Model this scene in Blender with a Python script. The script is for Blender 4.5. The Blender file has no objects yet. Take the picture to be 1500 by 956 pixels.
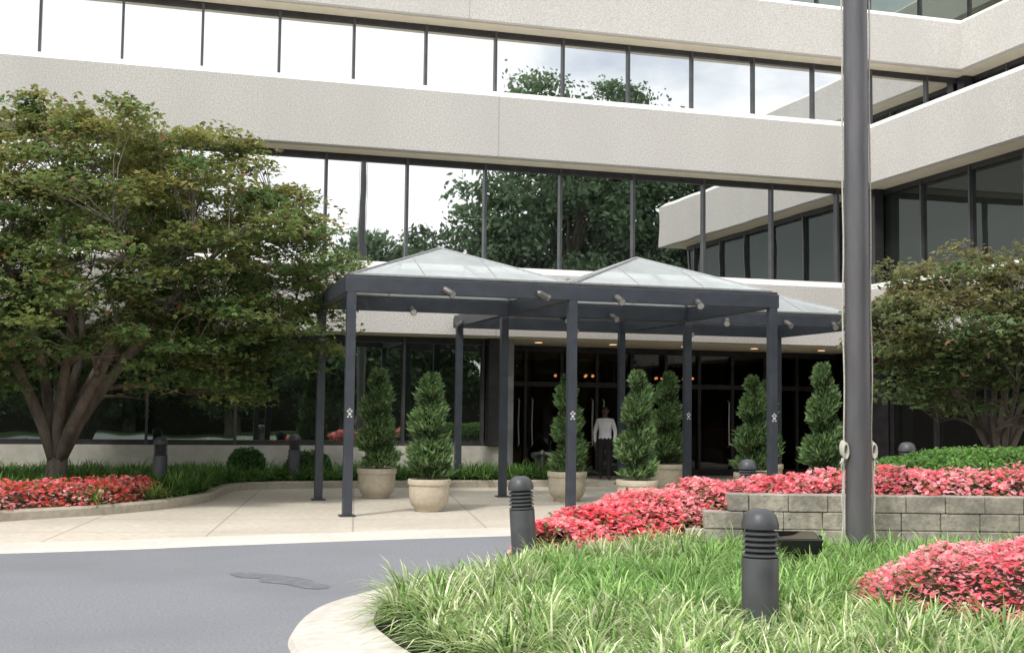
import bpy, bmesh, math, random
import numpy as np
from mathutils import Vector, Matrix
random.seed(7); rng=np.random.default_rng(7)
S=bpy.context.scene
S.view_settings.view_transform='Standard'; S.view_settings.look='None'; S.view_settings.exposure=0
R=math.radians
# ---------------------------------------------------------------- helpers
def link(o,parent=None):
    S.collection.objects.link(o)
    if parent is not None: o.parent=parent
    return o
def empty(name,loc=(0,0,0)):
    e=bpy.data.objects.new(name,None); e.location=loc; e.empty_display_size=.2
    return link(e)
def npmesh(name,V,F,mat=None,parent=None,col=None,smooth=False,loc=(0,0,0)):
    """V (N,3), F (M,k) all same k"""
    V=np.asarray(V,dtype=np.float32); F=np.asarray(F,dtype=np.int32)
    me=bpy.data.meshes.new(name); k=F.shape[1]
    me.vertices.add(len(V)); me.vertices.foreach_set('co',V.ravel())
    me.loops.add(F.size); me.loops.foreach_set('vertex_index',F.ravel())
    me.polygons.add(len(F)); me.polygons.foreach_set('loop_start',np.arange(0,F.size,k,dtype=np.int32))
    me.update(calc_edges=True)
    if col is not None:
        a=me.color_attributes.new('Col','FLOAT_COLOR','CORNER')
        c=np.ones((len(F),k,4),dtype=np.float32); c[:,:,:3]=np.asarray(col)[:,None,:]
        a.data.foreach_set('color',c.ravel())
    if smooth: me.polygons.foreach_set('use_smooth',np.ones(len(F),dtype=bool))
    o=bpy.data.objects.new(name,me); o.location=loc
    if mat: me.materials.append(mat)
    return link(o,parent)
def pymesh(name,V,F,mat=None,parent=None,smooth=False,loc=(0,0,0),bevel=0):
    me=bpy.data.meshes.new(name); me.from_pydata([tuple(v) for v in V],[],[tuple(f) for f in F]); me.update()
    if smooth:
        for p in me.polygons: p.use_smooth=True
    o=bpy.data.objects.new(name,me); o.location=loc
    if mat: me.materials.append(mat)
    if bevel:
        b=o.modifiers.new('b','BEVEL'); b.width=bevel; b.segments=2; b.limit_method='ANGLE'
    return link(o,parent)
class Geo:
    """accumulates boxes / tubes / lathes to one mesh"""
    def __init__(s): s.V=[]; s.F=[]
    def add(s,V,F):
        n=len(s.V); s.V+= [tuple(v) for v in V]; s.F+=[tuple(i+n for i in f) for f in F]
    def box(s,x0,x1,y0,y1,z0,z1):
        s.add([(x0,y0,z0),(x1,y0,z0),(x1,y1,z0),(x0,y1,z0),(x0,y0,z1),(x1,y0,z1),(x1,y1,z1),(x0,y1,z1)],
              [(0,3,2,1),(4,5,6,7),(0,1,5,4),(1,2,6,5),(2,3,7,6),(3,0,4,7)])
    def obox(s,c,d,hl,hw,hh):
        """oriented box: centre c, dir d (length axis)"""
        d=Vector(d).normalized(); up=Vector((0,0,1))
        if abs(d.z)>.98: up=Vector((0,1,0))
        a=d.cross(up).normalized(); b=a.cross(d).normalized(); c=Vector(c); V=[]
        for k in (-1,1):
            for i,j in ((-1,-1),(1,-1),(1,1),(-1,1)): V.append(c+d*hl*k+a*hw*i+b*hh*j)
        s.add(V,[(3,2,1,0),(4,5,6,7),(0,1,5,4),(1,2,6,5),(2,3,7,6),(3,0,4,7)])
    def tube(s,P,Rr,n=8,cap=True):
        P=[Vector(p) for p in P]; V=[];F=[]
        ref=Vector((.3,.9,.1)).normalized()
        for i,p in enumerate(P):
            t=(P[min(i+1,len(P)-1)]-P[max(i-1,0)]).normalized()
            a=t.cross(ref)
            if a.length<.15: a=t.cross(Vector((1,0,0)))
            a.normalize(); b=t.cross(a).normalized()
            for k in range(n):
                an=2*math.pi*k/n; V.append(p+(a*math.cos(an)+b*math.sin(an))*Rr[i])
        for i in range(len(P)-1):
            for k in range(n):
                F.append((i*n+k,i*n+(k+1)%n,(i+1)*n+(k+1)%n,(i+1)*n+k))
        if cap:
            F.append(tuple(range(n-1,-1,-1))); F.append(tuple((len(P)-1)*n+k for k in range(n)))
        s.add(V,F)
    def lathe(s,prof,n=32,c=(0,0,0)):
        V=[];F=[]
        for r,z in prof:
            for k in range(n):
                a=2*math.pi*k/n; V.append((c[0]+r*math.cos(a),c[1]+r*math.sin(a),c[2]+z))
        for i in range(len(prof)-1):
            for k in range(n): F.append((i*n+k,i*n+(k+1)%n,(i+1)*n+(k+1)%n,(i+1)*n+k))
        s.add(V,F)
    def obj(s,name,mat,parent=None,smooth=False,bevel=0,loc=(0,0,0)):
        return pymesh(name,s.V,s.F,mat,parent,smooth,loc,bevel)
def autosmooth(o,ang=35):
    m=o.data
    for p in m.polygons: p.use_smooth=True
    e=o.modifiers.new('es','EDGE_SPLIT'); e.split_angle=R(ang)
def prism(name,poly,z0,z1,mat,parent=None,poly_top=None,bevel=0):
    n=len(poly); pt=poly_top or poly
    V=[(x,y,z0) for x,y in poly]+[(x,y,z1) for x,y in pt]
    bm=bmesh.new(); vs=[bm.verts.new(v) for v in V]
    bot=bm.faces.new(vs[:n][::-1]); top=bm.faces.new(vs[n:])
    for i in range(n): bm.faces.new((vs[i],vs[(i+1)%n],vs[(i+1)%n+n],vs[i+n]))
    bm.normal_update()
    bmesh.ops.triangulate(bm,faces=[bot,top],ngon_method='EAR_CLIP'); bmesh.ops.recalc_face_normals(bm,faces=bm.faces)
    me=bpy.data.meshes.new(name); bm.to_mesh(me); bm.free(); me.materials.append(mat)
    o=bpy.data.objects.new(name,me)
    return link(o,parent)
def sheet(name,poly,z,mat,parent=None):
    bm=bmesh.new(); vs=[bm.verts.new((x,y,z)) for x,y in poly]; f=bm.faces.new(vs)
    bm.normal_update()
    if f.normal.z<0: f.normal_flip()
    bm.normal_update()
    bmesh.ops.triangulate(bm,faces=[f],ngon_method='EAR_CLIP'); bm.normal_update()
    for f in bm.faces:
        if f.normal.z<0: f.normal_flip()
    me=bpy.data.meshes.new(name); bm.to_mesh(me); bm.free(); me.materials.append(mat)
    return link(bpy.data.objects.new(name,me),parent)
def catmull(P,n=8,closed=False):
    P=[np.array(p,float) for p in P]; out=[]; N=len(P)
    rngi=range(N if closed else N-1)
    for i in rngi:
        if closed: a,b,c,d=P[i-1],P[i],P[(i+1)%N],P[(i+2)%N]
        else: a,b,c,d=P[max(i-1,0)],P[i],P[i+1],P[min(i+2,N-1)]
        for k in range(n):
            t=k/n
            out.append(.5*((2*b)+(-a+c)*t+(2*a-5*b+4*c-d)*t*t+(-a+3*b-3*c+d)*t**3))
    if not closed: out.append(P[-1])
    return np.array(out)
def normals2(P,closed):
    n=len(P); T=np.zeros_like(P[:,:2])
    for i in range(n):
        if closed: T[i]=P[(i+1)%n,:2]-P[i-1,:2]
        else: T[i]=P[min(i+1,n-1),:2]-P[max(i-1,0),:2]
    T/=np.linalg.norm(T,axis=1)[:,None]
    return np.stack([-T[:,1],T[:,0]],1)   # left normal
def offset(P,d,closed=False): return P[:,:2]+normals2(P,closed)*d
def sweep(name,P,prof,closed,mat,parent=None):
    """prof list of (left offset, z)"""
    n=len(P); N=normals2(P,closed); V=[];F=[]
    for o,z in prof:
        for i in range(n): V.append((P[i,0]+N[i,0]*o,P[i,1]+N[i,1]*o,z))
    m=n if closed else n-1
    for j in range(len(prof)-1):
        for i in range(m):
            k=(i+1)%n; F.append((j*n+i,j*n+k,(j+1)*n+k,(j+1)*n+i))
    me=bpy.data.meshes.new(name); me.from_pydata(V,[],F)
    bm=bmesh.new(); bm.from_mesh(me); bmesh.ops.recalc_face_normals(bm,faces=bm.faces)
    if sum(f.normal.z*f.calc_area() for f in bm.faces)<0: bmesh.ops.reverse_faces(bm,faces=bm.faces)
    bm.to_mesh(me); bm.free()
    me.materials.append(mat); return link(bpy.data.objects.new(name,me),parent)
def inpoly(X,Y,poly):
    ins=np.zeros(len(X),bool); n=len(poly); j=n-1
    for i in range(n):
        xi,yi=poly[i][0],poly[i][1]; xj,yj=poly[j][0],poly[j][1]
        c=((yi>Y)!=(yj>Y))&(X<(xj-xi)*(Y-yi)/((yj-yi)+1e-12)+xi)
        ins^=c; j=i
    return ins
def distpath(X,Y,P):
    d=np.full(len(X),1e9)
    for i in range(len(P)-1):
        a=P[i,:2]; b=P[i+1,:2]; ab=b-a; t=np.clip(((X-a[0])*ab[0]+(Y-a[1])*ab[1])/(ab@ab+1e-9),0,1)
        d=np.minimum(d,np.hypot(X-a[0]-t*ab[0],Y-a[1]-t*ab[1]))
    return d
# ---------------------------------------------------------------- materials
def nt(m): m.use_nodes=True; return m.node_tree.nodes,m.node_tree.links
def pmat(name,c1,c2=None,scale=8,rough=.7,metal=0,bump=0,bscale=40,c3=None,scale3=.6,f3=.5,spec=.5,stretch=None,lo=.35,hi=.65,stretch3=None):
    m=bpy.data.materials.new(name); N,L=nt(m); b=N['Principled BSDF']
    b.inputs['Roughness'].default_value=rough; b.inputs['Metallic'].default_value=metal
    b.inputs['Specular IOR Level'].default_value=spec
    g=N.new('ShaderNodeNewGeometry'); src=g.outputs['Position']
    def noise(sc,st=None,det=5):
        t=N.new('ShaderNodeTexNoise'); t.inputs['Scale'].default_value=sc; t.inputs['Detail'].default_value=det
        if st:
            mp=N.new('ShaderNodeMapping'); mp.inputs['Scale'].default_value=st; L.new(src,mp.inputs[0]); L.new(mp.outputs[0],t.inputs[0])
        else: L.new(src,t.inputs[0])
        return t.outputs[0]
    def ramp(f,lo,hi):
        r=N.new('ShaderNodeMapRange'); r.inputs[1].default_value=lo; r.inputs[2].default_value=hi; L.new(f,r.inputs[0]); return r.outputs[0]
    def mix(f,a,b2):
        x=N.new('ShaderNodeMix'); x.data_type='RGBA'
        L.new(f,x.inputs[0])
        for s,v in ((6,a),(7,b2)):
            if isinstance(v,tuple): x.inputs[s].default_value=(*v,1)
            else: L.new(v,x.inputs[s])
        return x.outputs[2]
    col=mix(ramp(noise(scale,stretch),lo,hi),c1,c2 or tuple(v*.8 for v in c1))
    if c3:
        f=ramp(noise(scale3,stretch3,6),.42,.7); mm=N.new('ShaderNodeMath'); mm.operation='MULTIPLY'; mm.inputs[1].default_value=f3; L.new(f,mm.inputs[0])
        col=mix(mm.outputs[0],col,c3)
    L.new(col,b.inputs['Base Color'])
    if bump:
        bp=N.new('ShaderNodeBump'); bp.inputs['Strength'].default_value=bump; bp.inputs['Distance'].default_value=.01
        L.new(noise(bscale),bp.inputs['Height']); L.new(bp.outputs[0],b.inputs['Normal'])
    return m
def joint_lines(m,sx,sy,width,col,axes=(0,1),rot=0,amt=.7,loc=(0,0,0)):
    """thin scored joints in world space"""
    N,L=m.node_tree.nodes,m.node_tree.links; b=N['Principled BSDF']
    src=b.inputs['Base Color'].links[0].from_socket
    g=N.new('ShaderNodeNewGeometry'); mp=N.new('ShaderNodeMapping'); mp.inputs['Rotation'].default_value=(0,0,rot); mp.inputs['Location'].default_value=loc
    L.new(g.outputs['Position'],mp.inputs[0]); sp=N.new('ShaderNodeSeparateXYZ'); L.new(mp.outputs[0],sp.inputs[0])
    outs=[]
    for ax,s in zip(axes,(sx,sy)):
        if not s: continue
        a=N.new('ShaderNodeMath'); a.operation='PINGPONG'; a.inputs[1].default_value=s/2; L.new(sp.outputs[ax],a.inputs[0])
        c=N.new('ShaderNodeMath'); c.operation='LESS_THAN'; c.inputs[1].default_value=width/2; L.new(a.outputs[0],c.inputs[0]); outs.append(c.outputs[0])
    f=outs[0]
    if len(outs)>1:
        mx=N.new('ShaderNodeMath'); mx.operation='MAXIMUM'; L.new(outs[0],mx.inputs[0]); L.new(outs[1],mx.inputs[1]); f=mx.outputs[0]
    k=N.new('ShaderNodeMath'); k.operation='MULTIPLY'; k.inputs[1].default_value=amt; L.new(f,k.inputs[0])
    x=N.new('ShaderNodeMix'); x.data_type='RGBA'; L.new(k.outputs[0],x.inputs[0]); L.new(src,x.inputs[6]); x.inputs[7].default_value=(*col,1)
    L.new(x.outputs[2],b.inputs['Base Color'])
def leafmat(name,rough=.55,trans=.35,gain=1.0):
    m=bpy.data.materials.new(name); N,L=nt(m); b=N['Principled BSDF']; b.inputs['Roughness'].default_value=rough
    b.inputs['Specular IOR Level'].default_value=.35
    a=N.new('ShaderNodeVertexColor'); a.layer_name='Col'
    L.new(a.outputs[0],b.inputs['Base Color'])
    t=N.new('ShaderNodeBsdfTranslucent'); h=N.new('ShaderNodeHueSaturation'); h.inputs['Value'].default_value=1.3; h.inputs['Saturation'].default_value=1.0
    L.new(a.outputs[0],h.inputs['Color']); L.new(h.outputs[0],t.inputs[0])
    mx=N.new('ShaderNodeMixShader'); mx.inputs[0].default_value=trans
    L.new(b.outputs[0],mx.inputs[1]); L.new(t.outputs[0],mx.inputs[2]); L.new(mx.outputs[0],N['Material Output'].inputs[0])
    return m
def glassmat(name,refl,tint=(.8,.86,.88),base=(.012,.014,.015),rough=.01,wob=.02,see=None,mxr=1.0):
    m=bpy.data.materials.new(name); N,L=nt(m); N.remove(N['Principled BSDF'])
    if see:
        d=N.new('ShaderNodeBsdfTransparent'); d.inputs[0].default_value=(*see,1)
    else:
        d=N.new('ShaderNodeBsdfDiffuse'); d.inputs[0].default_value=(*base,1)
    g=N.new('ShaderNodeBsdfGlossy'); g.inputs[0].default_value=(*tint,1); g.inputs['Roughness'].default_value=rough
    fr=N.new('ShaderNodeFresnel'); fr.inputs[0].default_value=1.5
    mr=N.new('ShaderNodeMapRange'); mr.inputs[1].default_value=.04; mr.inputs[2].default_value=1; mr.inputs[3].default_value=refl; mr.inputs[4].default_value=mxr
    L.new(fr.outputs[0],mr.inputs[0])
    t=N.new('ShaderNodeTexNoise'); t.inputs['Scale'].default_value=.9; t.inputs['Detail'].default_value=1
    gg=N.new('ShaderNodeNewGeometry'); L.new(gg.outputs['Position'],t.inputs[0])
    bp=N.new('ShaderNodeBump'); bp.inputs['Strength'].default_value=wob; bp.inputs['Distance'].default_value=.15; L.new(t.outputs[0],bp.inputs['Height']); L.new(bp.outputs[0],g.inputs['Normal'])
    mx=N.new('ShaderNodeMixShader'); L.new(mr.outputs[0],mx.inputs[0]); L.new(d.outputs[0],mx.inputs[1]); L.new(g.outputs[0],mx.inputs[2])
    L.new(mx.outputs[0],N['Material Output'].inputs[0]); return m
M={}
M['conc']=pmat('exposed_aggregate',(.64,.62,.585),(.42,.405,.38),scale=32,rough=.9,bump=.7,bscale=34,c3=(.46,.44,.415),scale3=.6,f3=.45,lo=.36,hi=.68,stretch3=(1,1,.22))
joint_lines(M['conc'],11.04,0,.035,(.34,.32,.30),axes=(0,),amt=.6,loc=(-7.33,0,0))
M['coping']=pmat('white_coping',(.80,.79,.76),(.66,.65,.62),scale=3,rough=.6)
M['soffit']=pmat('soffit_plaster',(.66,.59,.46),(.60,.54,.42),scale=2,rough=.85)
M['frame']=pmat('bronze_frame',(.035,.034,.036),(.05,.048,.05),scale=4,rough=.4,metal=.4)
M['mull']=pmat('mullion_metal',(.10,.10,.105),(.07,.07,.075),scale=4,rough=.4,metal=.5)
M['glass']=glassmat('window_reflective',.76,tint=(.90,.92,.92))
M['glassw']=glassmat('wing_window',.07,tint=(.75,.82,.78),base=(.018,.022,.018),mxr=.30)
M['glassdark']=glassmat('lobby_glass',.05,base=(.010,.010,.009),see=(.45,.42,.38))
M['glassd2']=glassmat('wing_ground_window',.07,base=(.010,.010,.009),mxr=.5)
M['glassg']=glassmat('ground_window',.34,tint=(.8,.92,.82),base=(.014,.017,.013))
M['steel']=pmat('canopy_steel',(.036,.042,.054),(.048,.055,.068),scale=5,rough=.42,spec=.5)
M['silver']=pmat('brushed_metal',(.55,.56,.56),(.45,.45,.46),scale=20,rough=.35,metal=.7)
M['plinth']=pmat('plinth_concrete',(.60,.56,.50),(.50,.47,.41),scale=5,rough=.9,c3=(.42,.39,.34))
M['asph']=pmat('asphalt',(.235,.242,.262),(.165,.170,.186),scale=38,rough=.85,bump=.6,bscale=60,c3=(.165,.17,.185),scale3=.5,f3=.8)
M['pave']=pmat('pavement',(.60,.54,.455),(.49,.44,.36),scale=9,rough=.9,bump=.25,bscale=50,c3=(.40,.355,.295),scale3=.5,f3=.6)
joint_lines(M['pave'],1.85,1.85,.03,(.24,.21,.18),rot=R(9),amt=.6)
M['band']=pmat('concrete_band',(.66,.62,.55),(.56,.53,.47),scale=12,rough=.9,c3=(.46,.43,.38),scale3=.8)
M['kerb']=pmat('kerb_concrete',(.62,.58,.52),(.50,.465,.41),scale=10,rough=.9,c3=(.38,.35,.31),scale3=1.2,bump=.3,bscale=60,f3=.6)
M['kerb2']=pmat('kerb_tan',(.46,.41,.33),(.36,.32,.26),scale=10,rough=.9)
M['soil']=pmat('soil',(.035,.04,.02),(.02,.018,.012),scale=12,rough=1,bump=1,bscale=20)
M['lawn']=pmat('lawn',(.06,.10,.025),(.04,.075,.02),scale=3,rough=1)
M['bark']=pmat('bark',(.19,.16,.13),(.10,.082,.066),scale=9,rough=.95,bump=1,bscale=18,stretch=(1,1,.25))
M['leaf']=leafmat('maple_leaf',.55,.42); M['grassm']=leafmat('liriope_blade',.42,.32); M['petal']=leafmat('petal',.6,.45); M['juni']=leafmat('juniper',.7,.2)
M['fartree']=leafmat('far_leaf',.7,.25)
M['pot']=pmat('cast_stone',(.54,.475,.36),(.45,.39,.295),scale=14,rough=.85,bump=.2,bscale=60,c3=(.38,.34,.27),scale3=2.5,f3=.5)
M['bol']=pmat('bollard_paint',(.045,.046,.052),(.062,.064,.070),scale=6,rough=.45,spec=.5,c3=(.09,.09,.09),scale3=5,f3=.3)
M['black']=pmat('black_metal',(.015,.015,.016),(.02,.02,.02),scale=6,rough=.5)
M['pole']=pmat('flagpole_bronze',(.135,.132,.140),(.095,.093,.10),scale=7,rough=.45,metal=.35,stretch=(1,1,.15))
M['rope']=pmat('rope',(.6,.58,.52),(.4,.38,.33),scale=60,rough=.9)
M['block']=pmat('split_block',(.46,.42,.355),(.30,.272,.228),scale=14,rough=.95,bump=1,bscale=30,c3=(.13,.122,.11),scale3=1.7,f3=.8)
M['white']=pmat('white_enamel',(.55,.55,.55),(.48,.48,.48),rough=.6)
M['brass']=pmat('fire_pipe',(.10,.10,.10),(.14,.13,.12),scale=20,rough=.45,metal=.6)
m=bpy.data.materials.new('canopy_glass'); N,L=nt(m); b=N['Principled BSDF']; b.inputs['Base Color'].default_value=(.66,.72,.74,1); b.inputs['Roughness'].default_value=.12
tr=N.new('ShaderNodeBsdfTransparent'); tr.inputs[0].default_value=(.85,.9,.9,1); mx=N.new('ShaderNodeMixShader')
tn=N.new('ShaderNodeTexNoise'); tn.inputs['Scale'].default_value=1.5; gg=N.new('ShaderNodeNewGeometry'); L.new(gg.outputs['Position'],tn.inputs[0])
mr=N.new('ShaderNodeMapRange'); mr.inputs[3].default_value=.38; mr.inputs[4].default_value=.68; L.new(tn.outputs[0],mr.inputs[0]); L.new(mr.outputs[0],mx.inputs[0])
L.new(tr.outputs[0],mx.inputs[1]); L.new(b.outputs[0],mx.inputs[2]); L.new(mx.outputs[0],N['Material Output'].inputs[0]); M['cglass']=m
def emat(name,c,s):
    m=bpy.data.materials.new(name); N,L=nt(m); b=N['Principled BSDF']; b.inputs['Base Color'].default_value=(*c,1); b.inputs['Emission Color'].default_value=(*c,1); b.inputs['Emission Strength'].default_value=s; return m
M['lamp']=emat('warm_lamp',(1,.72,.45),.9); M['lamp2']=emat('chandelier_lamp',(1,.42,.16),1.6)

# ---------------------------------------------------------------- ground
sheet('ground',[(-600,-600),(600,-600),(600,600),(-600,600)],-.02,M['lawn'])
far_edge=catmull([(-30,13.2),(-12,14.0),(-1.65,14.75),(.9,15.15),(3.9,15.6),(9,16.0),(16,16.2),(30,16)],8)
sheet('road',[(-30,-14),(30,-14)]+[tuple(p) for p in far_edge[::-1]],0,M['asph'])
sheet('pavement',[tuple(p) for p in far_edge]+[(30,29.8),(-30,29.8)],.004,M['pave'])
sweep('concrete_gutter_band',far_edge,[(-.02,.0),(-.0,.012),(.95,.012),(.97,.0)],False,M['band'])
pp=catmull([(.78,12.6),(.95,12.62),(1.2,12.42),(1.38,12.2),(1.5,12.0),(1.52,11.8),(1.62,11.55),(1.55,11.38),(1.4,11.42),(1.3,11.6),(1.22,11.75),(1.02,11.95),(1.05,12.15),(.85,12.3)],5,True)
sheet('road_patch',[tuple(p) for p in pp],.004,pmat('tar_patch',(.165,.17,.187),(.12,.125,.138),rough=.8,scale=9))
# island
isl=catmull([(.95,8.3),(1.0,9.1),(1.30,10.07),(1.75,10.75),(2.4,11.45),(3.2,12.15),(4.4,13.0),(6.2,13.9),(9,14.5),(13,14.8),(18,14.6),(20,10),(17,4),(12,1.6),(7,1.8),(3.6,3.2),(1.7,5.4),(1.1,7.1)],8,True)
sweep('island_kerb',isl,[(.0,0),(-.03,.045),(-.12,.07),(-.52,.115),(-.60,.125),(-.64,.05)],True,M['kerb'])
isl_in=offset(isl,-.61,True)
sheet('island_soil',[tuple(p) for p in isl_in],.09,M['soil'])
# building-side beds
bed=catmull([(-18,13.9),(-6,16.3),(-2.1,18.6),(-.2,20.0),(.9,21.8),(1.3,23.6),(1.75,24.9),(2.9,25.35),(5,25.4),(9.2,25.4)],8)
sweep('bed_kerb',bed,[(-.0,0),(.0,.12),(.03,.15),(.18,.15),(.2,.08)],False,M['kerb2'])
bed_in=offset(bed,.18)
bedpoly=[tuple(p) for p in bed_in]+[(9.2,27.04),(-18,27.04)]
sheet('bed_soil',bedpoly,.12,M['soil'])
g=Geo(); g.box(9.2,9.38,25.4,27.0,0,.15); g.obj('bed_end_kerb',M['kerb2'])

# ---------------------------------------------------------------- building
B=empty('office_building')
XL=-45
slabs=[(26.5,16.9,14.9,3.30,4.72),(26.5,16.9,14.9,7.37,8.74),(29.4,21.7,18.7,11.44,12.76),(32.3,26.5,22.5,15.5,16.8)]
def Lp(yf,xc,ye,d=0,back=50,xr=48): return [(XL,yf+d),(xc+d,yf+d),(xc+d,ye+d),(xr,ye+d),(xr,back),(XL,back)]
for i,(yf,xc,ye,z0,z1) in enumerate(slabs):
    prism('fascia_%d'%i,Lp(yf,xc,ye),z0,z1,M['conc'],B)
    prism('coping_%d'%i,Lp(yf,xc,ye,.01),z1+.003,z1+.15,M['coping'],B,poly_top=Lp(yf,xc,ye,.16))
    prism('soffit_%d'%i,Lp(yf,xc,ye,.18,back=37 if i==0 else 40),z0-.03,z0-.003,M['soffit'],B)
def glazing(tag,yg,xg,yge,z0,z1,x0,xm,gm,w=1.84,gw=None):
    gl=Geo(); mu=Geo(); g2=Geo()
    def pane(G_,p,q):
        dz=random.uniform(-1,1)*.006; dy=random.uniform(-1,1)*.005
        n=Vector((q[1]-p[1],-(q[0]-p[0]),0)).normalized()
        a=Vector((p[0],p[1],z0)); b_=Vector((q[0],q[1],z0)); c=Vector((q[0],q[1],z1)); d=Vector((p[0],p[1],z1))
        G_.add([a+n*dy,b_-n*dy,c-n*dy+n*dz,d+n*dy+n*dz],[(0,1,2,3)])
    xs=[]; x=xm
    while x>x0: x-=w
    x+=w
    cur=x0
    while x<xg-.1:
        xs.append(x); pane(gl,(cur,yg),(x,yg)); cur=x; x+=w
    pane(gl,(cur,yg),(xg,yg))
    for x in xs: mu.box(x-.03,x+.03,yg-.09,yg+.03,z0,z1)
    if yge is not None:
        y=yg-w; cur=yg
        while y>yge+.1:
            pane(g2,(xg,cur),(xg,y)); mu.box(xg-.09,xg+.03,y-.03,y+.03,z0,z1); cur=y; y-=w
        pane(g2,(xg,cur),(xg,yge))
        x=xg; 
        while x<46: pane(g2,(x,yge),(x+w,yge)); mu.box(x-.03,x+.03,yge-.09,yge+.03,z0,z1); x+=w
        g2.obj('wing_glass_'+tag,M['glassw'],B)
    fr=Geo()
    for (za,zb) in ((z1-.14,z1+.0),(z0-.02,z0+.09)):
        fr.box(x0,xg-.07,yg-.07,yg+.04,za,zb)
        if yge is not None:
            fr.box(xg-.07,xg+.04,yge-.07,yg-.07,za,zb); fr.box(xg+.04,46,yge-.07,yge+.04,za,zb)
    gl.obj('glass_'+tag,gm,B); mu.obj('mullions_'+tag,M['mull'],B); fr.obj('frames_'+tag,M['frame'],B)
glazing('floor2',27.3,17.7,15.7,4.75,7.34,XL,3.555,M['glass'])
glazing('floor3',30.2,22.5,19.5,8.8,11.41,XL,8.236,M['glass'])
glazing('floor4',33.1,27.3,23.3,12.8,15.47,XL,8.236,M['glassg'])
glazing('ground_left',27.3,7.6,None,.84,3.27,XL,1.715,M['glassg'])
prism('plinth',[(XL,27.05),(7.75,27.05),(7.75,27.6),(XL,27.6)],0,.82,M['plinth'],B)
g=Geo(); g.box(7.3,7.62,26.95,27.25,.84,3.265); g.obj('pier',M['frame'],B)
g=Geo(); g.box(7.635,7.9,27.0,29.6,.003,3.265); g.obj('pier_return',pmat('pier_panel',(.24,.24,.24),(.20,.20,.20),rough=.6),B)
# lobby wall
g=Geo(); g.add([(7.9,29.6,0),(17.7,29.6,0),(17.7,29.6,3.26),(7.9,29.6,3.26)],[(0,1,2,3)]); g.obj('lobby_glass',M['glassdark'],B)
g=Geo()
xs=[8.0,8.95,9.9,10.85,11.8,12.75,13.7,14.65,15.6,16.55,17.5]
for x in xs: g.box(x-.04,x+.04,29.5,29.58,0.005,3.26)
g.box(7.9,17.7,29.49,29.57,2.25,2.37); g.box(7.9,17.7,29.49,29.57,3.12,3.258); g.box(7.9,17.7,29.49,29.57,.006,.16)
g.obj('lobby_frames',M['frame'],B)
g=Geo()
for x in (8.75,9.1,10.7,11.0,12.6,12.9,14.5):
    g.tube([(x,29.48,.75),(x,29.40,.8),(x-.03,29.36,1.3),(x,29.40,1.9),(x,29.48,1.95)],[.022]*5,8)
g.obj('door_handles',M['silver'],B)
# lobby interior
g=Geo(); g.box(6,19,29.81,37,-.015,.008); g.obj('lobby_floor',pmat('lobby_stone',(.13,.11,.09),(.09,.075,.06),scale=2,rough=.25),B)
g=Geo(); g.box(6,19,37,37.2,0,3.26); g.box(5.8,6,29.7,37.2,0,3.26); g.box(19,19.2,29.7,37.2,0,3.26); g.obj('lobby_walls',pmat('lobby_panelling',(.14,.095,.06),(.09,.06,.04),scale=3,rough=.5),B)
g=Geo(); g.box(14.2,17,33.6,34.2,.01,1.1); g.box(14.1,17.1,33.5,34.3,1.1,1.16); g.box(9.0,10.6,35,35.6,.01,.45); g.obj('reception_desk',pmat('desk_wood',(.2,.13,.08),rough=.4),B)
g=Geo(); g.box(12.9,13.4,32,32.5,.01,3.255); g.box(8.6,9.1,32,32.5,.01,3.255); g.obj('lobby_columns',pmat('lobby_column',(.3,.27,.23),rough=.5),B)
g=Geo()
for cx,cy in ((11.3,32.6),(14.6,33.2)):
    for k in range(10):
        a=2*math.pi*k/10; g.lathe([(0,-.035),(.035,-.02),(.04,0),(.03,.03),(0,.035)],8,(cx+.55*math.cos(a),cy+.55*math.sin(a),2.62))
g.obj('chandelier_bulbs',M['lamp2'],B)
g=Geo()
for cx,cy in ((11.3,32.6),(14.6,33.2)):
    g.tube([(cx,cy,3.25),(cx,cy,2.7)],[.015,.015],8)
    P=[(cx+.55*math.cos(a),cy+.55*math.sin(a),2.69) for a in np.linspace(0,2*math.pi,25)]; g.tube(P,[.02]*25,6,cap=False)
    g.tube([(cx-.55,cy,2.69),(cx+.55,cy,2.69)],[.012,.012],6); g.tube([(cx,cy-.55,2.69),(cx,cy+.55,2.69)],[.012,.012],6)
g.obj('chandelier_frames',M['brass'],B)
# wing ground floor
g=Geo(); g.add([(17.7,29.6,0),(17.7,15.7,0),(17.7,15.7,3.27),(17.7,29.6,3.27)],[(0,1,2,3)]); g.add([(17.7,15.7,0),(46,15.7,0),(46,15.7,3.27),(17.7,15.7,3.27)],[(0,1,2,3)]); g.obj('wing_ground_glass',M['glassd2'],B)
g=Geo()
for k in range(8): g.box(17.58,17.69,15.7+k*1.84,15.78+k*1.84,.0,3.26)
g.box(17.2,17.5,26.7,27.0,0,3.26)
g.obj('wing_ground_frames',M['frame'],B)
g=Geo(); g.box(17.35,17.6,27.0,27.25,4.9,7.33); g.box(22.1,22.4,29.8,30.1,8.92,11.4); g.obj('corner_columns',M['frame'],B)
g=Geo()
for x in np.arange(8.8,17,1.9):
    g.lathe([(.0,0),(.07,0),(.09,-.010),(.09,.0)],16,(x,28.0,3.262))
g.obj('soffit_downlights',M['lamp'],B)
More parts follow.
